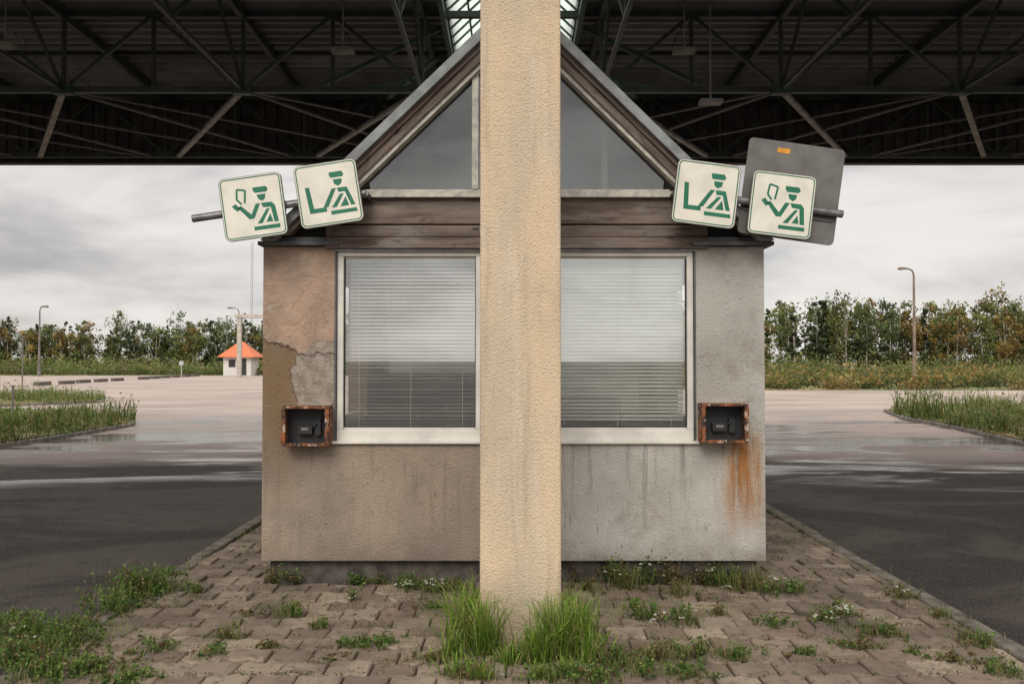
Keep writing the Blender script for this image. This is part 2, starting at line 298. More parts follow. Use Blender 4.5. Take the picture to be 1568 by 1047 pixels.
for j in range(rows):
    y0=2.6+j*PB; off0=(PA/2 if j%2 else 0)
    x=XL+.0-PA+off0
    while x<XR:
        x0=max(x,XL+.004); x1=min(x+PA,XR-.004); x+=PA
        if x1-x0<.06: continue
        if -1.75<(x0+x1)/2<1.78 and 6.35<y0<10.0: continue
        xs=np.linspace(x0,x1,9); g=.0045
        lo=[(q,y0+g+tri(q)) for q in xs]; hi=[(q,y0+PB-g+tri(q)) for q in xs][::-1]
        lo[0]=(lo[0][0]+g,lo[0][1]);lo[-1]=(lo[-1][0]-g,lo[-1][1]);hi[0]=(hi[0][0]-g,hi[0][1]);hi[-1]=(hi[-1][0]+g,hi[-1][1])
        ring=lo+hi; n=len(ring); cx,cy=(x0+x1)/2,y0+PB/2
        zt=random.gauss(0,.005)-.006+.014*math.sin(cx*2.1+1)*math.sin(cy*1.3); tx,ty=random.gauss(0,.028),random.gauss(0,.028)
        rt=random.gauss(0,.02)
        def zf(px,py): return zt+(px-cx)*tx+(py-cy)*ty
        ring=[(cx+(px-cx)-rt*(py-cy),cy+(py-cy)+rt*(px-cx)) for px,py in ring]
        ins=[(cx+(px-cx)*.94,cy+(py-cy)*.93) for px,py in ring]
        k=len(V); V+=[(px,py,-.05) for px,py in ring]+[(px,py,zf(px,py)-.008) for px,py in ring]+[(px,py,zf(px,py)) for px,py in ins]
        for i in range(n):
            i2=(i+1)%n; Fc.append((k+i,k+i2,k+n+i2,k+n+i)); Fc.append((k+n+i,k+n+i2,k+2*n+i2,k+2*n+i))
        Fc.append(tuple(k+2*n+i for i in range(n)))
        t=random.random(); c=np.array([.33,.265,.20])*(1-t)+np.array([.225,.165,.125])*t; c*=random.uniform(.72,1.18); Cc+=[(c[0],c[1],c[2],1)]*(3*n)
me=bpy.data.meshes.new('paving'); me.from_pydata(V,[],Fc); at=me.color_attributes.new('Col','FLOAT_COLOR','POINT'); at.data.foreach_set('color',np.array(Cc).ravel()); me.materials.append(PAVER)
link(bpy.data.objects.new('brick_paving',me))
# ---------- COLUMN
cx0,cx1=W(735,553,4.93)[0],W(859,553,4.93)[0]
col=empty('concrete_column')
BOX('shaft',cx0,cx1,4.93,5.40,-.08,6.95,COLM,col,.012)
# ---------- BOOTH
booth=empty('border_control_booth'); D=6.17
def WX(px,py=600,d=D): return W(px,py,d)[0]
def WZ(py,d=D): return W(784,py,d)[1]
xL,xR=WX(402),WX(1171); wl,wr=WX(513),WX(1065); zt,zw,zb0=WZ(378),WZ(677),WZ(858)
m0,m1=WX(739),WX(833)
TH=.22; YB=10.0
wb=MB(); wb.box(xL,wl,D,D+TH,zw,zt); wb.box(wr,xR,D,D+TH,zw,zt); wb.box(m0,m1,D,D+TH,zw,zt); wb.box(xL,xR,D,D+TH,zb0,zw)
for a0,a1 in ((xL,xL+TH),(xR-TH,xR)):
    wb.box(a0,a1,D+TH,YB-TH,zb0,1.0); wb.box(a0,a1,D+TH,6.7,1.0,zt); wb.box(a0,a1,9.4,YB-TH,1.0,zt)  # unseen side openings, added to let daylight onto the blinds and interior
wb.box(xL,xR,YB-TH,YB,zb0,1.0); wb.box(xL,xL+.35,YB-TH,YB,1.0,zt); wb.box(xR-.35,xR,YB-TH,YB,1.0,zt)
wb.obj('walls',WALL,booth)
BOX('plinth',xL+.05,xR-.05,D+.06,YB-.05,-.1,zb0-.001,PLINTH,booth)
BOX('floor',xL+TH,xR-TH,D+TH,YB-TH,zb0,zb0+.05,DARK,booth)
BOX('ceiling',xL+.03,xR-.03,D+.10,YB,zt+.004,zt+.05,INWALL,booth)
bw=MB(); bw.box(xL+.35,xR-.35,YB-.14,YB-.08,1.0,1.06); bw.box(xL+.35,xR-.35,YB-.14,YB-.08,zt-.06,zt)
for q in (-.75,.85): bw.box(q-.03,q+.03,YB-.14,YB-.08,1.06,zt-.06)
for xx in (xL+.08,xR-.14):
    bw.box(xx,xx+.06,6.7,9.4,1.0,1.06); bw.box(xx,xx+.06,6.7,9.4,zt-.06,zt); bw.box(xx,xx+.06,8.17,8.23,1.06,zt-.06)
bw.obj('rear_window_frame',FRAME,booth)
bg=MB(); 
for xx in (xL+.11,xR-.11): bg.add([(xx,6.7,1.05),(xx,9.4,1.05),(xx,9.4,zt-.05),(xx,6.7,zt-.05)],[(0,1,2,3)])
bg.obj('side_glass',GLASS3,booth)  # panes of the added side openings
# desk with cupboard backs standing inside behind the windows
ins=MB(); ins.box(wl+.05,wr-.05,6.6,7.2,.95,.99); ins.box(wl+.05,m0-.1,7.25,7.30,.2,1.50); ins.box(m1+.1,wr-.4,7.25,7.30,.2,1.30); ins.box(-1.1,-.75,6.8,7.0,.99,1.22); ins.obj('desk',DARK,booth)
def blindmat(name,col,tr):
    m,nt,b=newmat(name); p=POS(nt); f=SS(nt,NO(nt,SCL(nt,p,(1,1,6)),3,4),.3,.7,.86,1.05)
    c=MIX(nt,1.0,col,nd(nt,'ShaderNodeCombineColor',{0:f,1:f,2:f}).outputs[0],'MULTIPLY'); setb(nt,b,Base_Color=c,Roughness=.5)
    t=nd(nt,'ShaderNodeBsdfTranslucent',{'Color':c}); mx=nd(nt,'ShaderNodeMixShader',{0:tr,1:b.outputs[0],2:t.outputs[0]}); nt.links.new(mx.outputs[0],nt.nodes['Material Output'].inputs[0]); return m
def slats(s,x0,x1,yc,z0,z1,tilt,pitch=.027,hw=.0155,jit=2.5,tlow=None):
    z=z0
    while z<z1:
        tt=tilt
        if tlow is not None:
            q=min(1,max(0,(z-1.52)/.16)); tt=tlow+(tilt-tlow)*q
        t=math.radians(tt+random.gauss(0,jit)); sg=random.gauss(0,.0015)
        s.add([(x0,yc-hw*math.cos(t),z+hw*math.sin(t)),(x1,yc-hw*math.cos(t),z+hw*math.sin(t)+sg),(x1,yc+hw*math.cos(t),z-hw*math.sin(t)+sg),(x0,yc+hw*math.cos(t),z-hw*math.sin(t))],[(0,1,2,3)]); z+=pitch
def window(name,p0,p1,tilt,tlow,slatc):
    x0,x1=WX(p0),WX(p1); z0,z1=WZ(676),WZ(384); fw=.046
    e=MB(); y0,y1=D+.015,D+.085
    e.box(x0,x1,y0,y1,z0,z0+.085); e.box(x0,x1,y0,y1,z1-.038,z1); e.box(x0,x0+fw,y0,y1,z0+.085,z1-.038); e.box(x1-fw,x1,y0,y1,z0+.085,z1-.038)
    e.box(x0+fw,x1-fw,y0+.02,y1-.01,z0+.085,z0+.10); e.box(x0+fw,x1-fw,y0+.02,y1-.01,z1-.05,z1-.038)
    e.obj(name+'_frame',FRAME,booth,.006)
    e=MB(); e.box(x0+fw-.004,x0+fw+.006,y0+.022,y1-.02,z0+.1,z1-.05); e.box(x1-fw-.006,x1-fw+.004,y0+.022,y1-.02,z0+.1,z1-.05); e.box(x0+fw+.006,x1-fw-.006,y0+.022,y1-.02,z0+.098,z0+.108); e.obj(name+'_gasket',BLACK,booth)
    gx=MB(); gx.add([(x0+fw,D+.055,z0+.10),(x1-fw,D+.055,z0+.10),(x1-fw,D+.055,z1-.05),(x0+fw,D+.055,z1-.05)],[(0,1,2,3)]); gx.obj(name+'_glass',GLASS,booth)
    s=MB(); slats(s,x0+fw+.03,x1-fw-.012,D+.125,z0+.155,z1-.06,tilt,tlow=tlow)
    s.box(x0+fw,x1-fw,D+.105,D+.145,z1-.075,z1-.045)
    for xx in (x0+fw+.10,(x0+x1)/2,x1-fw-.10): s.box(xx-.0015,xx+.0015,D+.102,D+.105,z0+.1,z1-.06)
    s.obj(name+'_blind',slatc,booth)
BL=blindmat('blind_slat',(.84,.84,.80),.35); BR=blindmat('blind_slat_pale',(.84,.88,.80),.45)
window('window_a',515,738,-40,-2,BL); window('window_b',834,1063,-56,-34,BR)
rb=MB(); slats(rb,xL+.38,xR-.38,YB-.18,1.08,zt-.03,55,.022,.0145,1); rb.obj('rear_blind',BL,booth)
sill=MB(); sill.box(WX(508),WX(1070),D-.03,D+.02,WZ(679)-.0,WZ(676)+.004); sill.obj('window_sill',FRAME,booth,.004)
gr=MB(); gr.box(wl-.004,wl+.008,D-.006,D+.02,WZ(672),WZ(384)); gr.box(wr-.008,wr+.004,D-.006,D+.02,WZ(672),WZ(384)); gr.obj('joint_strips',CAP,booth)
cp=MB()
for a0,a1 in ((398,520),(1058,1182)):
    cp.box(WX(a0,372),WX(a1,372),D-.06,D+.3,WZ(377),WZ(371)); 
    cp.box(WX(a0+9,372),WX(a1-9,372),D-.025,D+.25,WZ(371),WZ(364))
cp.obj('pier_caps',CAP,booth,.004)
pk=MB()
for y0,y1,d in ((304,314,.0),(315,344,.03),(346,363,.02),(364,381,.03)):
    pk.box(WX(500,340),WX(1082,340),D-d-.01,D+.06,WZ(y1)+.0,WZ(y0))
pk.obj('gable_planks',WOODH,booth,.004)
tp=MB(); tp.box(WX(512,383),WX(1066,383),D-.015,D+.1,WZ(385)+.001,WZ(381.5)); tp.obj('head_trim',METAL,booth)
AP=(795,-10); L0=(400,370); R0=(1184,370)
def off(p,q,d,inward):
    vx,vy=q[0]-p[0],q[1]-p[1]; l=math.hypot(vx,vy); nx,ny=-vy/l,vx/l
    if inward*nx<0 : nx,ny=-nx,-ny
    return nx*d,ny*d
def line_at(p,q,x=None,y=None):
    t=(x-p[0])/(q[0]-p[0]) if x is not None else (y-p[1])/(q[1]-p[1]); return (p[0]+t*(q[0]-p[0]),p[1]+t*(q[1]-p[1]))
def band(d0,d1,side,yb):
    p,q=(L0,AP) if side<0 else (R0,AP)
    o0=off(p,q,d0,-side); o1=off(p,q,d1,-side)
    P0,Q0=(p[0]+o0[0],p[1]+o0[1]),(q[0]+o0[0],q[1]+o0[1]); P1,Q1=(p[0]+o1[0],p[1]+o1[1]),(q[0]+o1[0],q[1]+o1[1])
    return [line_at(P0,Q0,y=yb),line_at(P0,Q0,x=AP[0]),line_at(P1,Q1,x=AP[0]),line_at(P1,Q1,y=yb)]
def pxp(poly,d): return [W(x,y,d) for x,y in poly]
for sd_,wm in ((-1,WOODL),(1,WOODR)):
    r=MB(); r.prism(pxp(band(-2,12,sd_,368),6.05),6.03,10.3); r.obj('roof_slope',METAL,booth,.003)
    r=MB(); r.prism(pxp(band(12.5,22,sd_,360),6.09),6.07,6.2); r.prism(pxp(band(22.6,35,sd_,345),6.10),6.09,6.2); r.obj('rake_boards',wm,booth,.004)
    r=MB(); r.prism(pxp(band(35.5,43,sd_,300),6.13),6.11,6.2); r.obj('gable_frame_rake',FRAME2,booth,.003)
r=MB(); r.box(WX(545,297),WX(1040,297),D-.05,D+.05,WZ(304),WZ(295)); r.box(WX(560,297),WX(1025,297),D-.02,D+.05,WZ(294),WZ(291)); r.box(WX(723,200),WX(733,200),D-.03,D+.05,WZ(291),WZ(60)); r.obj('gable_frame',FRAME2,booth,.004)
r=MB(); r.add([(x,D+.02,z) for x,z in pxp([(548,296),(1042,296),AP],D)],[(0,1,2)]); r.obj('gable_glass',GLASS2,booth)
r=MB(); r.add([(x,D+.5,z) for x,z in pxp([(520,330),(1070,330),(795,0)],D)],[(0,1,2)]); r.box(WX(925,200),WX(935,200),D+.2,D+.25,WZ(330),WZ(170)); r.obj('attic_panel_and_reflection',simple('attic_grey',(.28,.30,.30),.7,var=.3,scale=3),booth)  # slim upright bar stands in for a reflection in the gable glass
r=MB(); r.prism(pxp([(410,366),(1174,366),(795,8)],D),YB+.0,YB+.1); r.obj('rear_gable',WOODH,booth)
r=MB(); r.prism(pxp([(425,363),(560,363),(560,235)],D),D+.07,D+.1); r.prism(pxp([(1160,363),(1025,363),(1025,235)],D),D+.07,D+.1); r.obj('gable_infill',DARK,booth)
def rbox(px0,px1,py0,py1,name):
    e=empty(name); yF=D-.14
    x0,x1=W(px0,650,yF)[0],W(px1,650,yF)[0]; z0,z1=W(0,py1,yF)[1],W(0,py0,yF)[1]; t=.008
    b_=MB(); b_.box(x0,x0+t,yF,D-.001,z0,z1); b_.box(x1-t,x1,yF,D-.001,z0,z1); b_.box(x0+t,x1-t,yF,D-.001,z0,z0+t); b_.box(x0+t,x1-t,yF,D-.001,z1-t,z1)
    f_=.024
    b_.box(x0-.004,x0+f_,yF-.012,yF-.001,z0,z1); b_.box(x1-f_,x1+.004,yF-.012,yF-.001,z0,z1); b_.box(x0+f_,x1-f_,yF-.012,yF-.001,z0,z0+f_*.9); b_.box(x0+f_,x1-f_,yF-.012,yF-.001,z1-f_*.7,z1)
    b_.box(x0-.02,x0-.004,yF+.02,yF+.04,z0+.03,z0+.08); b_.box(x1+.004,x1+.018,yF+.02,yF+.04,z1-.09,z1-.03)
    b_.obj('housing',RUST,e,.003)
    i_=MB(); i_.box(x0+t,x1-t,D-.02,D-.005,z0+t,z1-t); cx=(x0+x1)/2; cz=(z0+z1)/2
    i_.box(cx-.07,cx+.03,D-.07,D-.021,cz-.06,cz+.0); i_.tube((cx+.04,D-.08,cz-.01),(cx+.10,D-.03,cz+.06),.008); i_.box(cx+.05,cx+.09,D-.06,D-.021,cz-.07,cz+.03)
    i_.obj('switch_gear',BLACK,e)
    k_=MB(); k_.box(cx-.045,cx+.005,D-.073,D-.0705,cz-.035,cz-.015); k_.tube((cx,D-.06,z0),(cx+.01,D-.05,z0-.05),.008); k_.obj('label',GALV,e)
rbox(432,503,622,683,'rusty_switch_box'); rbox(1075,1145,618,678,'rusty_switch_box')
# ---------- SIGNS
GREEN=simple('sign_green',(.003,.15,.075),.4,var=.12,scale=20); CREAM=simple('sign_white',(.76,.72,.62),.4,var=.08,scale=8); SB=simple('sign_back',(.15,.14,.13),.5,metal=.2,var=.2,scale=6)
def rr(h,r,n=5):
    o=[]
    for cx,cz,a0 in ((h-r,h-r,0),(-h+r,h-r,90),(-h+r,-h+r,180),(h-r,-h+r,270)):
        for i in range(n+1):
            t=math.radians(a0+90*i/n); o.append((cx+r*math.cos(t),cz+r*math.sin(t)))
    return o
def poly(b,pts,u,y=-.0125,s=1):
    b.prism([((x-50)*u*s,(50-z)*u) for x,z in pts],y,y+.0015)
def stroke(b,p,q,w_,u,s=1):
    w_*=1.1
    dx,dz=q[0]-p[0],q[1]-p[1]; l=math.hypot(dx,dz); nx,nz=-dz/l*w_/2,dx/l*w_/2
    poly(b,[(p[0]+nx,p[1]+nz),(q[0]+nx,q[1]+nz),(q[0]-nx,q[1]-nz),(p[0]-nx,p[1]-nz)],u,-.0125-random.random()*.0006,s)
def sign(px,py,size,ang,kind,d=5.93):
    x,z=W(px,py,d); e=empty('customs_sign',(x,d,z),(0,math.radians(ang),0)); u=size/F*d/100; h=50*u
    b_=MB(); b_.prism(rr(h,9*u),-.010,.010); b_.obj('plate_edge',SB,e)
    b_=MB(); b_.prism(rr(h-1.0*u,8*u),-.0115,-.0101); b_.obj('face',CREAM,e)
    o,i=rr(h-2.4*u,6.8*u),rr(h-4.2*u,5.2*u); n=len(o); b_=MB()
    b_.add([(p[0],-.0121,p[1]) for p in o]+[(p[0],-.0121,p[1]) for p in i],[(k,(k+1)%n,n+(k+1)%n,n+k) for k in range(n)]); b_.obj('border',GREEN,e)
    g=MB()
    if kind=='search':
        poly(g,[(55,17),(75,17),(78,22),(76,26),(57,26),(55,22)],u); poly(g,[(60,29),(74,29),(73,36),(67,40),(61,36)],u)
        poly(g,[(14,36),(21,36),(24,71),(44,71),(44,78),(17,78)],u)
        poly(g,[(56,43),(63,43),(47,71),(39,71)],u)
        poly(g,[(64,43),(80,43),(90,73),(83,73),(76,50),(66,50)],u)
        poly(g,[(68,53),(74,53),(60,73),(52,73)],u,-.0128)
        poly(g,[(76,58),(80,73),(66,73)],u,-.0130)
        poly(g,[(50,78),(91,78),(92,84),(50,84)],u)
    else:
        poly(g,[(53,20),(74,20),(77,25),(74,29),(56,29),(53,25)],u); poly(g,[(58,32),(72,32),(71,39),(66,43),(60,39)],u)
        for p,q in (((28,20),(41,23)),((41,23),(38,43)),((28,20),(26,36)),((26,36),(33,44))): stroke(g,p,q,2.8,u)
        poly(g,[(17,46),(23,42),(30,51),(25,55)],u)
        poly(g,[(26,49),(31,46),(48,64),(43,70)],u); poly(g,[(43,69),(50,69),(62,46),(55,46)],u,-.0128)
        poly(g,[(63,46),(80,46),(85,52),(88,78),(81,78),(78,54),(66,53)],u)
        poly(g,[(71,56),(76,56),(62,78),(54,78)],u,-.0128); poly(g,[(76,64),(79,77),(68,77)],u,-.0130)
        poly(g,[(48,82),(89,82),(89,88),(48,88)],u)
    g.obj('pictogram',GREEN,e)
sign(388,317,97,-8,'passport'); sign(503.5,297,97,-8.8,'search'); sign(1081,297,98,7.4,'search'); sign(1196.5,314,98,7,'passport')
d=6.02; x,z=W(1212,293,d); e=empty('grey_sign',(x,d,z),(0,math.radians(8),0)); u=149/F*d/100
b_=MB(); b_.prism(rr(50*u,5*u),0,.012); b_.obj('plate',SB,e,.002)
b_=MB(); b_.box(-20*u,-7*u,-.002,-.0005,38*u,43*u); b_.obj('sticker',simple('orange_sticker',(.75,.32,.02),.5),e)
b_=MB(); b_.box(-46*u,46*u,-.012,-.0005,-26*u,-24.5*u); b_.obj('stiffener',SB,e)
for nm,pts in (('sign_pole',[(295,335),(560,296)]),('sign_pole',[(1290,328),(1035,294)])):
    e=empty(nm); dd=5.985
    p=W(*pts[0],dd); q=W(*pts[1],dd); b_=MB(); b_.tube((p[0],dd,p[1]),(q[0],dd,q[1]),.027,n=16)
    for t in (.36,.52,.82):
        mx_=p[0]+(q[0]-p[0])*t; mz=p[1]+(q[1]-p[1])*t; b_.box(mx_-.018,mx_+.018,dd-.034,dd+.034,mz-.034,mz+.034)
    b_.tube((q[0],dd,q[1]),(q[0],6.2,q[1]),.02); m_=(p[0]*.3+q[0]*.7,p[1]*.3+q[1]*.7); b_.tube((m_[0],dd,m_[1]),(m_[0],6.25,m_[1]-.1),.02)
    b_.obj('tube',GALV,e)
# ---------- CANOPY
can=empty('canopy'); CX=17; YN,YF=3.2,16.6
def cz(y): return 7.0+(y-YN)*(-.02)
r=MB(); sx=1.0
def corr(x0,x1,y0,y1):
    y=y0; vs=[]
    while y<y1:
        for dy,dz in ((0,0),(.05,.045),(.13,.045),(.18,0)):
            vs.append((y+dy,cz(y)+dz))
        y+=.26
    for i in range(len(vs)-1):
        (ya,za),(yb,zb_)=vs[i],vs[i+1]; r.add([(x0,ya,za),(x1,ya,za),(x1,yb,zb_),(x0,yb,zb_)],[(0,1,2,3)])
corr(-CX,-sx,YN,YF); corr(sx,CX,YN,YF); corr(-sx,sx,15.2,YF)
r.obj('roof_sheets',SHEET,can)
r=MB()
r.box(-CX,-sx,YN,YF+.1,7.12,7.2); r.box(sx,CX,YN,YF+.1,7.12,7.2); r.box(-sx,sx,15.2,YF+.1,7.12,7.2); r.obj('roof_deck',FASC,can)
r=MB(); zfb=W(0,249,YF)[1]; x=-CX
while x<CX: 
    r.box(x,x+.16,YF-.03,YF+.02,zfb,7.1); r.box(x+.16,x+.24,YF,YF+.02,zfb,7.1); x+=.24
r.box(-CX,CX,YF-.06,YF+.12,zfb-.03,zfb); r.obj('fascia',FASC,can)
YT=12.6; zc=W(0,138,YT)[1]; step=W(509,0,YT)[0]-W(372,0,YT)[0]; ax=W(372,138,YT)[0]
tb=MB()
def truss_x(y,zc,zt_,w_=.05):
    tb.bar((-CX,y,zc),(CX,y,zc),.09,.09); tb.bar((-CX,y,zt_-.06),(CX,y,zt_-.06),.09,.09)
    for s_ in (-1,1):
        xs=[s_*abs(ax)+s_*i*step for i in range(-3,11)]
        for i,xx in enumerate(xs):
            tb.bar((xx,y,zc),(xx,y,zt_-.06),w_,w_)
            if i+1<len(xs):
                if i%2: tb.bar((xx,y,zc),(xs[i+1],y,zt_-.06),w_,w_)
                else: tb.bar((xs[i+1],y,zc),(xx,y,zt_-.06),w_,w_)
truss_x(YT,zc,cz(YT)); truss_x(YT-4,zc,cz(YT-4)); truss_x(YF-.25,zfb+.08,cz(YF-.3),.045)
for s_ in (-1,1):
    for i in range(0,7):
        xx=s_*(abs(ax)+(i*2-2)*step)
        tb.bar((xx,YN,cz(YN)-.08),(xx,YF,cz(YF)-.08),.08,.14)
        tb.bar((xx,YT-4,zc),(xx,YT,zc),.05,.05)
        for k in range(3): 
            ya=YT-4+k*4/3; tb.bar((xx,ya,zc if k%2 else cz(ya)-.1),(xx,ya+4/3,cz(ya)-.1 if k%2 else zc),.04)
        tb.bar((xx,YT,zc),(xx,YF-.25,cz(YF)-.15),.045)
for yy in np.arange(YN,YF,2.2):
    for s_ in (-1,1): tb.bar((s_*sx,yy,cz(yy)-.03),(s_*CX,yy,cz(yy)-.03),.05,.06)
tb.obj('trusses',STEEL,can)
gp=MB()
for s_ in (-1,1):
    xx=s_*abs(ax)
    for i in (0,2): 
        x0=xx+s_*i*step; gp.box(x0-.14,x0+.14,YT-.06,YT+.06,zc-.07,zc+.07)
    gp.bar((s_*.95,14.6,cz(14.6)-.05),(s_*.5,YT,zc),.06); gp.bar((s_*1.0,15.1,cz(15)-.08),(s_*2.4,YT,zc),.06); gp.bar((s_*1.02,YN,cz(YN)-.1),(s_*1.02,15.2,cz(15.2)-.1),.07,.16)
    gp.bar((s_*1.1,13.,cz(13)-.1),(s_*2.9,13.0,zc+.2),.06); gp.bar((s_*1.1,14.,cz(13)-.1),(s_*1.9,13.0,zc),.06)
gp.obj('gusset_plates',STEELG,can)
bp=MB(); bt=MB()
zf=zfb+.06
for s_ in (-1,1):
    a_=abs(ax)
    for i in range(-1,4):
        x0=s_*(a_+i*2*step); bp.bar((x0,YT,zc),(x0+s_*2.45,YF-.2,zf),.085,.05)
        bt.bar((x0+s_*2*step,YT,zc),(x0+s_*.2,YF-.2,zf),.035,.035)
        bt.bar((x0+s_*2*step,YT,zc),(x0-s_*2.3,YF-.2,zf),.025,.025)
bp.obj('braces',STEELL,can); bt.obj('tie_rods',simple('tie_rod',(.13,.12,.11),.6),can)
lm=MB()
for px,py in ((525,78),(1048,78),(1088,156),(8,70)):
    x,z=W(px,py,12.3); lm.box(x-.16,x+.16,12.2,12.4,z-.03,z+.02,0); lm.bar((x,12.3,z),(x,12.3,cz(12.3)),.02)
lm.obj('dead_luminaires',STEELL,can)
sk=MB()
for s_ in (-1,1):
    sk.add([(s_*sx,YN,cz(YN)+.2),(s_*sx,15.2,cz(15.2)+.2),(0,15.2,7.95),(0,YN,7.95)],[(0,1,2,3)])
sk.add([(-sx,15.2,cz(15.2)+.2),(sx,15.2,cz(15.2)+.2),(0,15.2,7.95)],[(0,1,2)])
sk.obj('skylight',PANE,can)
sk=MB()
for yy in np.arange(YN,15.3,.35):
    for s_ in (-1,1): sk.bar((s_*sx,yy,cz(yy)+.18),(0,yy,7.92),.03)
for t in (.3,.6): 
    for s_ in (-1,1): sk.bar((s_*sx*(1-t),YN,7.15+.8*t),(s_*sx*(1-t),15.2,7.0+.9*t),.03)
sk.obj('skylight_bars',STEELG,can)
BOX('rear_support',-.2,.25,12.5,12.95,-.05,6.9,COLM,can,.01)
# ---------- SIDE ISLANDS
def grass_island(name,poly,cnt,hh,cols):
    e=empty(name); b_=MB(); b_.slab(poly,RZ-.05,RZ+.09); b_.obj('kerb_ring',KERB,e,.02)
    cx=sum(p[0] for p in poly)/len(poly); cy=sum(p[1] for p in poly)/len(poly)
    ip=[(cx+(x-cx)*.97,cy+(y-cy)*.97) for x,y in poly]; b_=MB(); b_.slab(ip,RZ,RZ+.12); b_.obj('soil',FIELD,e)
    P=[]; xs=[p[0] for p in poly]; ys=[p[1] for p in poly]
    def inside(x,y):
        c=False; j=len(poly)-1
        for i in range(len(poly)):
            if (poly[i][1]>y)!=(poly[j][1]>y) and x<(poly[j][0]-poly[i][0])*(y-poly[i][1])/(poly[j][1]-poly[i][1])+poly[i][0]: c=not c
            j=i
        return c
    cl_=[(random.uniform(min(xs),max(xs)),random.uniform(min(ys),max(ys)),random.uniform(.2,.8),random.choice([.3,.5,.8,1.2,2.0])*random.uniform(.7,1.2)) for _ in range(220)]
    H=[]
    while len(P)<cnt:
        cx_,cy_,rad,hs_=random.choice(cl_); x,y=random.gauss(cx_,rad),random.gauss(cy_,rad)
        if random.random()<.25: x,y,hs_=random.uniform(min(xs),max(xs)),random.uniform(min(ys),max(ys)),.3
        if inside(x,y): P.append((x,y,RZ+.09)); H.append(hh*hs_*random.uniform(.5,1.1))
    P=np.array(P); n=len(P); H=np.array(H)
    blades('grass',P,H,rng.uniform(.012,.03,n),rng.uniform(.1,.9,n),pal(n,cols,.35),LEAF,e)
    k=int(n*.9); ii=rng.integers(0,n,k); Q=P[ii]+rng.normal(0,.10,(k,3)); Q[:,2]=RZ+.1+H[ii]*rng.uniform(.1,1.1,k); foliage('weeds',Q,rng.uniform(.02,.06,k),pal(k,cols,.35),LEAF,e)
GC=[(.09,.15,.03),(.13,.19,.045),(.19,.20,.06),(.06,.10,.02),(.26,.23,.10)]
grass_island('grass_island',[(-10.2,14.5),(-9.9,19),(-9.95,22.5),(-11,25),(-14,27.5),(-24,28),(-24,14.5)],18000,.30,GC)
grass_island('grass_island',[(9.8,14),(10.3,17.5),(11.1,21.5),(11.4,25),(12.6,29),(18,32),(28,32),(28,14)],24000,.42,GC)
grass_island('grass_island',[(-30,32),(-20,31),(-16.8,35),(-19,40),(-26,42),(-34,42)],7000,.38,GC)
# ---------- distant vegetation
TC={'birch':(.14,.165,.048),'pine':(.06,.085,.038),'dark':(.095,.125,.042),'autumn':(.24,.17,.05)}
def trees(name,specs,leaves):
    e=empty(name); C=[];Sz=[];K=[]; tr=MB()
    for (x,y,H,kind) in specs:
        n=leaves; nl=int(rng.integers(18,34))
        base=np.array(TC[kind])*rng.uniform(.75,1.2)
        hz=rng.uniform(.10,1,nl)**.85
        R=H*(.14 if kind=='pine' else rng.uniform(.20,.32))
        if kind=='pine': env=1.15-hz
        else: env=np.where(hz<.55,.8+hz*.35,np.sqrt(np.clip(1-((hz-.55)/.50)**2,.04,1)))
        lean=rng.normal(0,.03)
        an=rng.uniform(0,6.28,nl); rad=rng.uniform(.05,1,nl)*R*env
        lc=np.stack([x+lean*hz*H+np.cos(an)*rad,y+np.sin(an)*rad,RZ+hz*H*.95],1); lr=R*rng.uniform(.18,.42,nl)*np.clip(env,.4,1)
        wgt=lr**1.6; idx=rng.choice(nl,n,p=wgt/wgt.sum()); dv=rng.normal(size=(n,3)); dv/=np.linalg.norm(dv,axis=1,keepdims=True); dv*=rng.random((n,1))**.55*1.3
        pts=lc[idx]+dv*lr[idx][:,None]*np.array([1,1,1.0]); pts[:,2]=np.maximum(pts[:,2],RZ+.1)
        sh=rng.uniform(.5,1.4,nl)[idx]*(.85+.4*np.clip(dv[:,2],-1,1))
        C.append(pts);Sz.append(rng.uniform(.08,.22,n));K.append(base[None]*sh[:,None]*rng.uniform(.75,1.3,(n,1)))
        tr.tube((x,y,RZ),(x+lean*H,y,H*.85),.09,.03,5)
        for _ in range(3): q=lc[rng.integers(0,nl)]; tr.tube((x,y,H*random.uniform(.15,.5)),tuple(q),.04,.02,4)
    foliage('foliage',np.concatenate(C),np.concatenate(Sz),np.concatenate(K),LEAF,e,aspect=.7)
    tr.obj('trunks',simple('bark',(.34,.30,.26),.9,var=.5,scale=.7),e)
def spec(xa,xb,ybase,hb,amp,fr,kinds,rows=4):
    out=[]
    for r_ in range(rows):
        x=xa
        while x<xb:
            k=random.choice(kinds); h=hb+amp*math.sin(x*fr)+.6*amp*math.sin(x*fr*3.1+1)+random.uniform(-1.7,.9)+r_*.35
            if random.random()<.07: h+=1.4
            out.append((x+random.uniform(-1.2,1.2),ybase+r_*3+random.uniform(-1.5,1.5),h,k)); x+=random.choice([1.0,1.7,2.4,3.4])
    return out
trees('tree_line',spec(-150,-14,125,7.2,.7,.13,['birch','birch','dark','pine','autumn','dark'],4),850)
trees('tree_line',spec(-12,120,100,8.6,.6,.21,['birch','birch','dark','pine','autumn','birch'],4),1050)
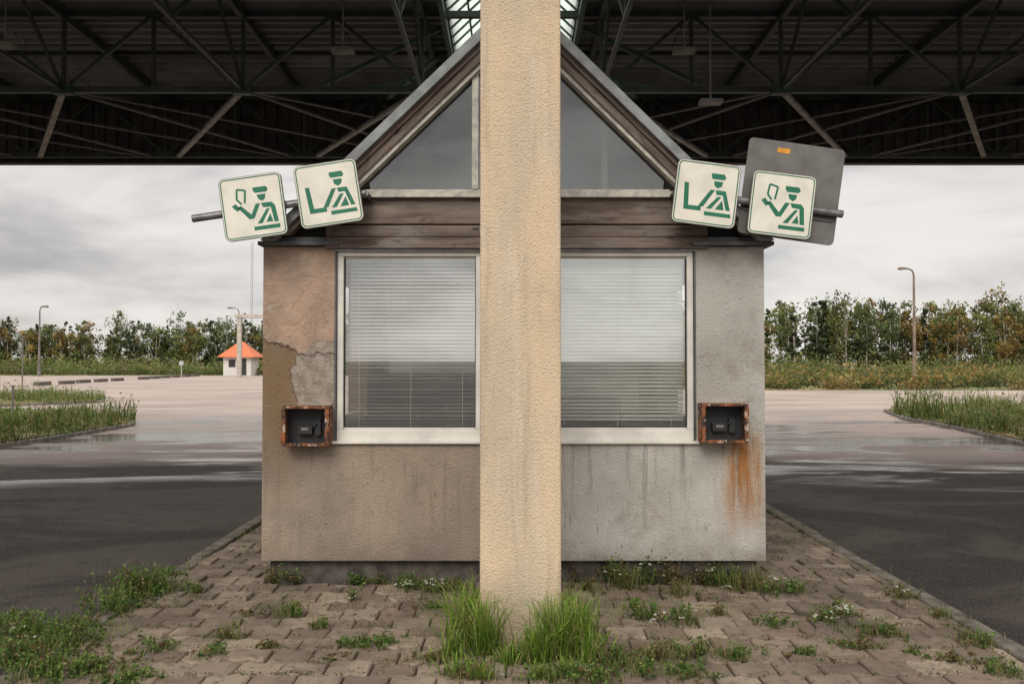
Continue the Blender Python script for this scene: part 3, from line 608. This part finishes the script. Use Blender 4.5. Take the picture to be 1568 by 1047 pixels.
def scrub(name,n_clump,xr,yr,hr,cols,per=90,sz=(.05,.14)):
    C=[];K=[];Z=[]
    for _ in range(n_clump):
        x,y=random.uniform(*xr),random.uniform(*yr); h=random.uniform(*hr); r_=h*random.uniform(.6,1.3); dv=rng.normal(size=(per,3))*np.array([r_*.6,r_*.5,h*.42]); p_=np.array([x,y,RZ+h*.35])+dv; p_[:,2]=np.maximum(p_[:,2],RZ+.02)
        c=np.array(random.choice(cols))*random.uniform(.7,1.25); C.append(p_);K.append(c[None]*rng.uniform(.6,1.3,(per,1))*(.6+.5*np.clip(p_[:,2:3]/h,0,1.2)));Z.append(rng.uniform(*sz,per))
    foliage(name,np.concatenate(C),np.concatenate(Z),np.concatenate(K),LEAF)
YC=[(.10,.14,.035),(.14,.17,.045),(.30,.19,.06),(.32,.24,.09),(.07,.10,.03),(.27,.17,.05)]
scrub('meadow_scrub',800,(10,85),(51,78),(.3,1.3),YC)
scrub('meadow_scrub',380,(10,100),(80,100),(.6,2.2),[(.11,.15,.045),(.15,.18,.055),(.19,.17,.06)],140,(.08,.18))
scrub('meadow_scrub',520,(-130,-20),(104,124),(.6,2.3),[(.09,.14,.035),(.14,.19,.05),(.19,.21,.07),(.26,.22,.09)],130,(.08,.2))
# ---------- distant furniture
hut=empty('small_hut'); hx,hd=W(363,573,102)[0],102; HW=1.85
BOX('walls',hx-HW+.2,hx+HW-.2,hd,hd+3.2,RZ,2.2,simple('hut_wall',(.6,.58,.54),.8),hut)
r=MB(); r.add([(hx-HW-.4,hd-.6,2.1),(hx+HW+.4,hd-.6,2.1),(hx+HW+.4,hd+3.8,2.1),(hx-HW-.4,hd+3.8,2.1),(hx-.2,hd+1.6,4.0),(hx+.2,hd+1.6,4.0)],[(0,1,5,4),(1,2,5),(2,3,4,5),(3,0,4),(3,2,1,0)]); r.obj('hip_roof',simple('orange_tile',(.55,.15,.06),.8,var=.2,scale=5),hut)
r=MB(); r.box(hx-1.0,hx-.2,hd-.03,hd-.002,.9,1.8); r.box(hx+.4,hx+1.1,hd-.03,hd-.002,RZ+.05,1.9); r.obj('openings',BLACK,hut)
CONC=simple('post_concrete',(.42,.38,.33),.9,var=.2,scale=1.5); PST=simple('post_steel',(.16,.14,.13),.6,var=.3,scale=1)
e=empty('gantry_frame'); x0,z0=W(366,484,92); x1=W(480,484,92)[0]; r=MB(); r.box(x0-.22,x0+.22,92,92.45,RZ,z0-.2); r.box(x1-.22,x1+.22,92,92.45,RZ,z0-.2); r.box(x0-.5,x1+.5,91.95,92.5,z0-.2,z0+.2); r.obj('frame',CONC,e,.02)
def lamp(px,pyt,d,reach,rad=.09,mat=PST):
    x,z=W(px,pyt,d); e=empty('street_lamp'); r=MB(); r.tube((x,d,RZ),(x,d,z-.5),rad*1.5,rad*.8,8)
    pts=[(x,d,z-.5),(x+reach*.15,d,z-.15),(x+reach*.5,d,z),(x+reach,d,z+.02)]
    for p,q in zip(pts,pts[1:]): r.tube(p,q,rad*.7,rad*.6,6)
    r.tube((x,d,RZ),(x,d,RZ+1.2),rad*1.9,rad*1.9,8); r.obj('pole',mat,e)
    r=MB(); s_=1 if reach>0 else -1; r.prism([(x+reach-.1*s_,z-.02),(x+reach-.1*s_,z+.12),(x+reach+.5*s_,z+.16),(x+reach+.65*s_,z+.02),(x+reach+.4*s_,z-.08)],d-.16,d+.16); r.obj('lamp_head',mat,e,.02)
lamp(1399,412,72,-.7,.11,simple('post_weathered',(.22,.16,.12),.8,var=.3,scale=1)); lamp(61,470,98,.4,.10); lamp(366,472,112,-.9,.09); lamp(575,462,110,-.9,.09); lamp(1205,470,140,-.9,.08)
e=empty('radio_mast'); x,z=W(386,370,150); r=MB()
for dx,dy in ((-.2,0),(.2,0),(0,.3)): r.bar((x+dx,150+dy,RZ),(x+dx,150+dy,z),.05)
zz_=0
while zz_<z-.7: r.bar((x-.2,150,zz_),(x+.2,150,zz_+.7),.03); r.bar((x+.2,150,zz_),(x-.2,150,zz_+.7),.03); zz_+=.7
r.obj('lattice',simple('mast_grey',(.4,.4,.4),.6),e)
for px,py0,d,rad in ((35,515,45,.035),(20,592,26,.035)):
    e=empty('marker_post'); x,z=W(px,py0,d); r=MB(); r.tube((x,d,RZ),(x,d,z),rad,rad,8); r.box(x-rad*1.4,x+rad*1.4,d-rad,d+rad,z,z+.05); r.obj('post',PST,e)
e=empty('concrete_blocks'); r=MB(); y=60.
while y<97:
    xx=-33.3-(y-60)*.075+random.uniform(-.15,.15)
    if random.random()<.9: r.box(xx-.2,xx+.2,y,y+1.7,RZ,RZ+.26)
    y+=3.3
r.obj('blocks',simple('block_dark',(.10,.08,.07),.9),e,.03)
e=empty('road_sign'); x,z=W(278,556,100); r=MB(); r.bar((x,100,RZ),(x,100,z),.08); r.tube((x,99.9,z),(x,99.95,z),.28,n=14); r.obj('post_and_disc',simple('sign_dist',(.4,.4,.4),.5),e)
# ---------- near plants
def gpt(px,py): x,y=G(px,py); return x,y
def tuft(B,H,n,spread,Pts,Hs,lean=0):
    for _ in range(n):
        a_=random.uniform(0,6.28); r_=abs(random.gauss(0,spread)); Pts.append((B[0]+math.cos(a_)*r_,B[1]+math.sin(a_)*r_*.6,-.01)); Hs.append(H*random.uniform(.35,1.1))
P=[];H=[]
for px,py,h,n in ((715,985,.36,300),(745,1000,.34,200),(690,1005,.22,120),(790,1010,.14,90),(820,1010,.24,190),(850,1005,.36,330),(885,1000,.35,260),(905,1012,.22,120),(770,1015,.12,80),(728,965,.36,170),(870,970,.32,160),(700,1030,.12,90),(870,1030,.12,90),(830,1035,.1,90),(740,1035,.1,80)):
    tuft(gpt(px,py),h,n,.06,P,H)
P=np.array(P);H=np.array(H);n=len(P)
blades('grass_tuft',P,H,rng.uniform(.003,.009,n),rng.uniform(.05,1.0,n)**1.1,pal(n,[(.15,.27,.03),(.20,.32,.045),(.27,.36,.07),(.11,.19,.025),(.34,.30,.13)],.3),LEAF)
LC=[];LS=[];LK=[];P=[];H=[];BK=[]
def weed(px,py,r_,h,n,cols,gr=0):
    x,y=gpt(px,py)
    ns=max(3,n//14)
    for _ in range(ns):
        a_=random.uniform(0,6.28); q=abs(random.gauss(0,.6))*r_; sx_,sy_=x+q*math.cos(a_),y+q*math.sin(a_)*.8
        if -1.78<sx_<1.80 and sy_>6.22: sy_=6.2
        hh=h*random.uniform(.35,1.15)*max(.35,1-q/(r_*2.2)); lx,ly=random.gauss(0,.3),random.gauss(0,.3); m_=n//ns+1
        cs=cols if random.random()<.8 else BW
        for k in range(m_):
            t=random.random(); LC.append((sx_+lx*hh*t+random.gauss(0,.012),sy_+ly*hh*t+random.gauss(0,.012),max(.004,hh*t))); LS.append(random.uniform(.005,.015)); 
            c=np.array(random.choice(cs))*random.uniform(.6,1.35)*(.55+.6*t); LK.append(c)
        P.append((sx_,sy_,-.01)); H.append(hh); BK.append(np.array(cols[0])*.9)
    for _ in range(gr):
        P.append((x+random.gauss(0,r_*.5),y+random.gauss(0,r_*.4),-.01)); H.append(h*random.uniform(.3,1.1)); BK.append(np.array(random.choice([(.19,.25,.06),(.14,.20,.04),(.30,.26,.12)])))
GW=[(.07,.14,.028),(.105,.18,.04),(.17,.23,.055)]; BW=[(.15,.13,.05),(.23,.18,.08),(.17,.09,.045),(.10,.13,.045)]
for a_ in [(205,915,.26,.24,1700,GW,90),(175,935,.20,.18,700,GW,70),(235,905,.18,.2,700,GW,70),(40,975,.35,.15,1500,GW,200),(100,985,.30,.12,1200,GW,180),(20,1015,.35,.13,1300,GW,180),(70,1030,.35,.1,1200,GW,200),(140,1025,.25,.08,700,GW,120),(200,1040,.2,.07,500,GW,100),(15,955,.2,.1,500,GW,100),(120,960,.2,.08,500,GW,100),(260,880,.1,.08,200,GW,50),
   (445,940,.10,.12,200,GW,100),(350,975,.10,.11,160,BW,80),(320,1000,.10,.07,150,GW,60),(240,990,.12,.06,180,GW,60),(300,905,.08,.08,120,GW,40),(590,985,.14,.06,300,GW,90),(540,985,.12,.05,200,GW,70),(490,960,.08,.08,120,GW,50),(410,990,.12,.04,140,BW,60),(380,940,.1,.04,100,BW,50),(500,1010,.1,.03,80,BW,50),
   (460,880,.14,.17,260,GW,90),(430,878,.08,.15,140,BW,60),(545,888,.12,.08,280,GW,30),(540,915,.06,.08,120,GW,20),(580,890,.1,.08,140,BW,50),(625,898,.18,.12,420,GW,90),(665,903,.12,.12,260,GW,70),(700,900,.10,.10,150,BW,70),(660,930,.08,.06,120,GW,20),
   (880,880,.10,.24,150,BW,90),(935,880,.14,.30,520,GW,100),(955,900,.14,.22,420,BW,100),(985,885,.12,.26,300,GW,70),(1020,885,.18,.19,420,BW,120),(1070,885,.16,.22,420,BW,120),(1110,895,.16,.19,380,GW,90),(1150,900,.16,.19,380,BW,120),(1185,905,.12,.14,260,GW,70),(1215,905,.10,.1,200,GW,60),(900,905,.14,.12,260,BW,100),(1040,910,.14,.12,260,BW,100),
   (990,945,.14,.12,330,GW,70),(1050,950,.12,.12,230,GW,70),(970,930,.08,.08,130,GW,40),(1100,940,.08,.07,120,BW,60),(1185,955,.1,.08,180,GW,50),(1290,940,.12,.12,280,GW,50),(1265,950,.1,.1,180,GW,40),(1350,970,.16,.09,300,GW,100),(1380,915,.10,.13,190,BW,60),(1330,990,.1,.06,140,BW,50),(1235,1000,.1,.06,130,GW,50),(1070,1000,.18,.1,420,GW,130),(1010,1005,.14,.12,260,BW,110),(940,1010,.14,.09,350,GW,130),(980,1025,.16,.08,360,GW,130),(1050,1030,.16,.06,330,GW,110),(910,1035,.2,.07,420,GW,140),(850,1038,.2,.06,380,GW,140),(720,1030,.16,.06,260,BW,130),(660,1010,.12,.06,140,BW,100),(1130,1005,.12,.09,220,GW,80),(1500,985,.12,.1,220,GW,90),(1440,945,.08,.1,120,GW,50),(1545,1030,.14,.08,250,GW,90),(1285,985,.08,.05,90,GW,40),(1460,1010,.14,.06,200,BW,90),(1400,1000,.1,.05,120,GW,60)]:
    weed(*a_)
for _ in range(1600):
    x=random.uniform(XL,XR); y=random.uniform(3.2,8.5)
    if abs(x)<1.85 and y>6.2: continue
    if abs(x)<.3 and 4.7<y<5.5: continue
    y=2.6+round((y-2.6)/PB)*PB+tri(x)
    for k in range(random.randint(3,22)):
        LC.append((x+random.gauss(0,.035),y+random.gauss(0,.009),random.uniform(0,.016))); LS.append(random.uniform(.003,.009)); LK.append(np.array(random.choice(GW+BW))*random.uniform(.5,1.1))
foliage('weeds',LC,LS,LK,LEAF)
for _ in range(2200):
    s_=random.choice((0,1)); x=(XL if s_==0 else XR)+random.gauss(0,.05); y=random.uniform(3.0,14); P.append((x,y,-.02)); H.append(random.uniform(.02,.09)); BK.append(np.array(random.choice([(.14,.20,.04),(.28,.24,.11)])))
P=np.array(P);H=np.array(H);n=len(P); blades('weed_stems',P,H,rng.uniform(.002,.005,n),rng.uniform(.1,.8,n),np.array(BK),LEAF)
FC=[];FS=[];st2=[];sh=[]
for px,py,k,h in ((1290,935,14,.13),(1075,862,5,.13),(1190,885,6,.12),(985,862,3,.22),(620,890,10,.09),(665,890,12,.11),(545,915,3,.08),(1382,905,4,.14),(1000,945,4,.11),(1265,948,5,.1),(25,965,3,.12),(60,975,2,.1),(940,875,3,.25),(1120,895,4,.1),(1050,940,3,.1)):
    x,y=gpt(px,min(1040,py+h*220)); 
    if abs(x)<1.85 and y>6.15: y=6.12
    for _ in range(k):
        fx,fy,fz=x+random.gauss(0,.045),y+random.gauss(0,.03),h*random.uniform(.8,1.1)
        st2.append((fx,fy,0)); sh.append(fz)
        for j in range(6): FC.append((fx+random.gauss(0,.006),fy+random.gauss(0,.006),fz+random.gauss(0,.002))); FS.append(random.uniform(.004,.007))
foliage('wildflowers',FC,FS,pal(len(FC),[(.75,.74,.66),(.7,.66,.6)],.1),LEAF,flat=.8,aspect=.9)
n=len(st2); blades('flower_stems',st2,np.array(sh)*1.02,np.full(n,.003),np.full(n,.02),pal(n,[(.07,.10,.03)],.2),LEAF)
n=900; C=np.stack([rng.uniform(XL,XR,n),rng.uniform(3,7.5,n),np.full(n,.012)],1); m_=~((np.abs(C[:,0])<1.85)&(C[:,1]>6.1)); C=C[m_]
foliage('fallen_leaves',C,rng.uniform(.005,.014,len(C)),pal(len(C),[(.16,.09,.03),(.22,.14,.05),(.07,.04,.02)],.3),LEAF,flat=.9)
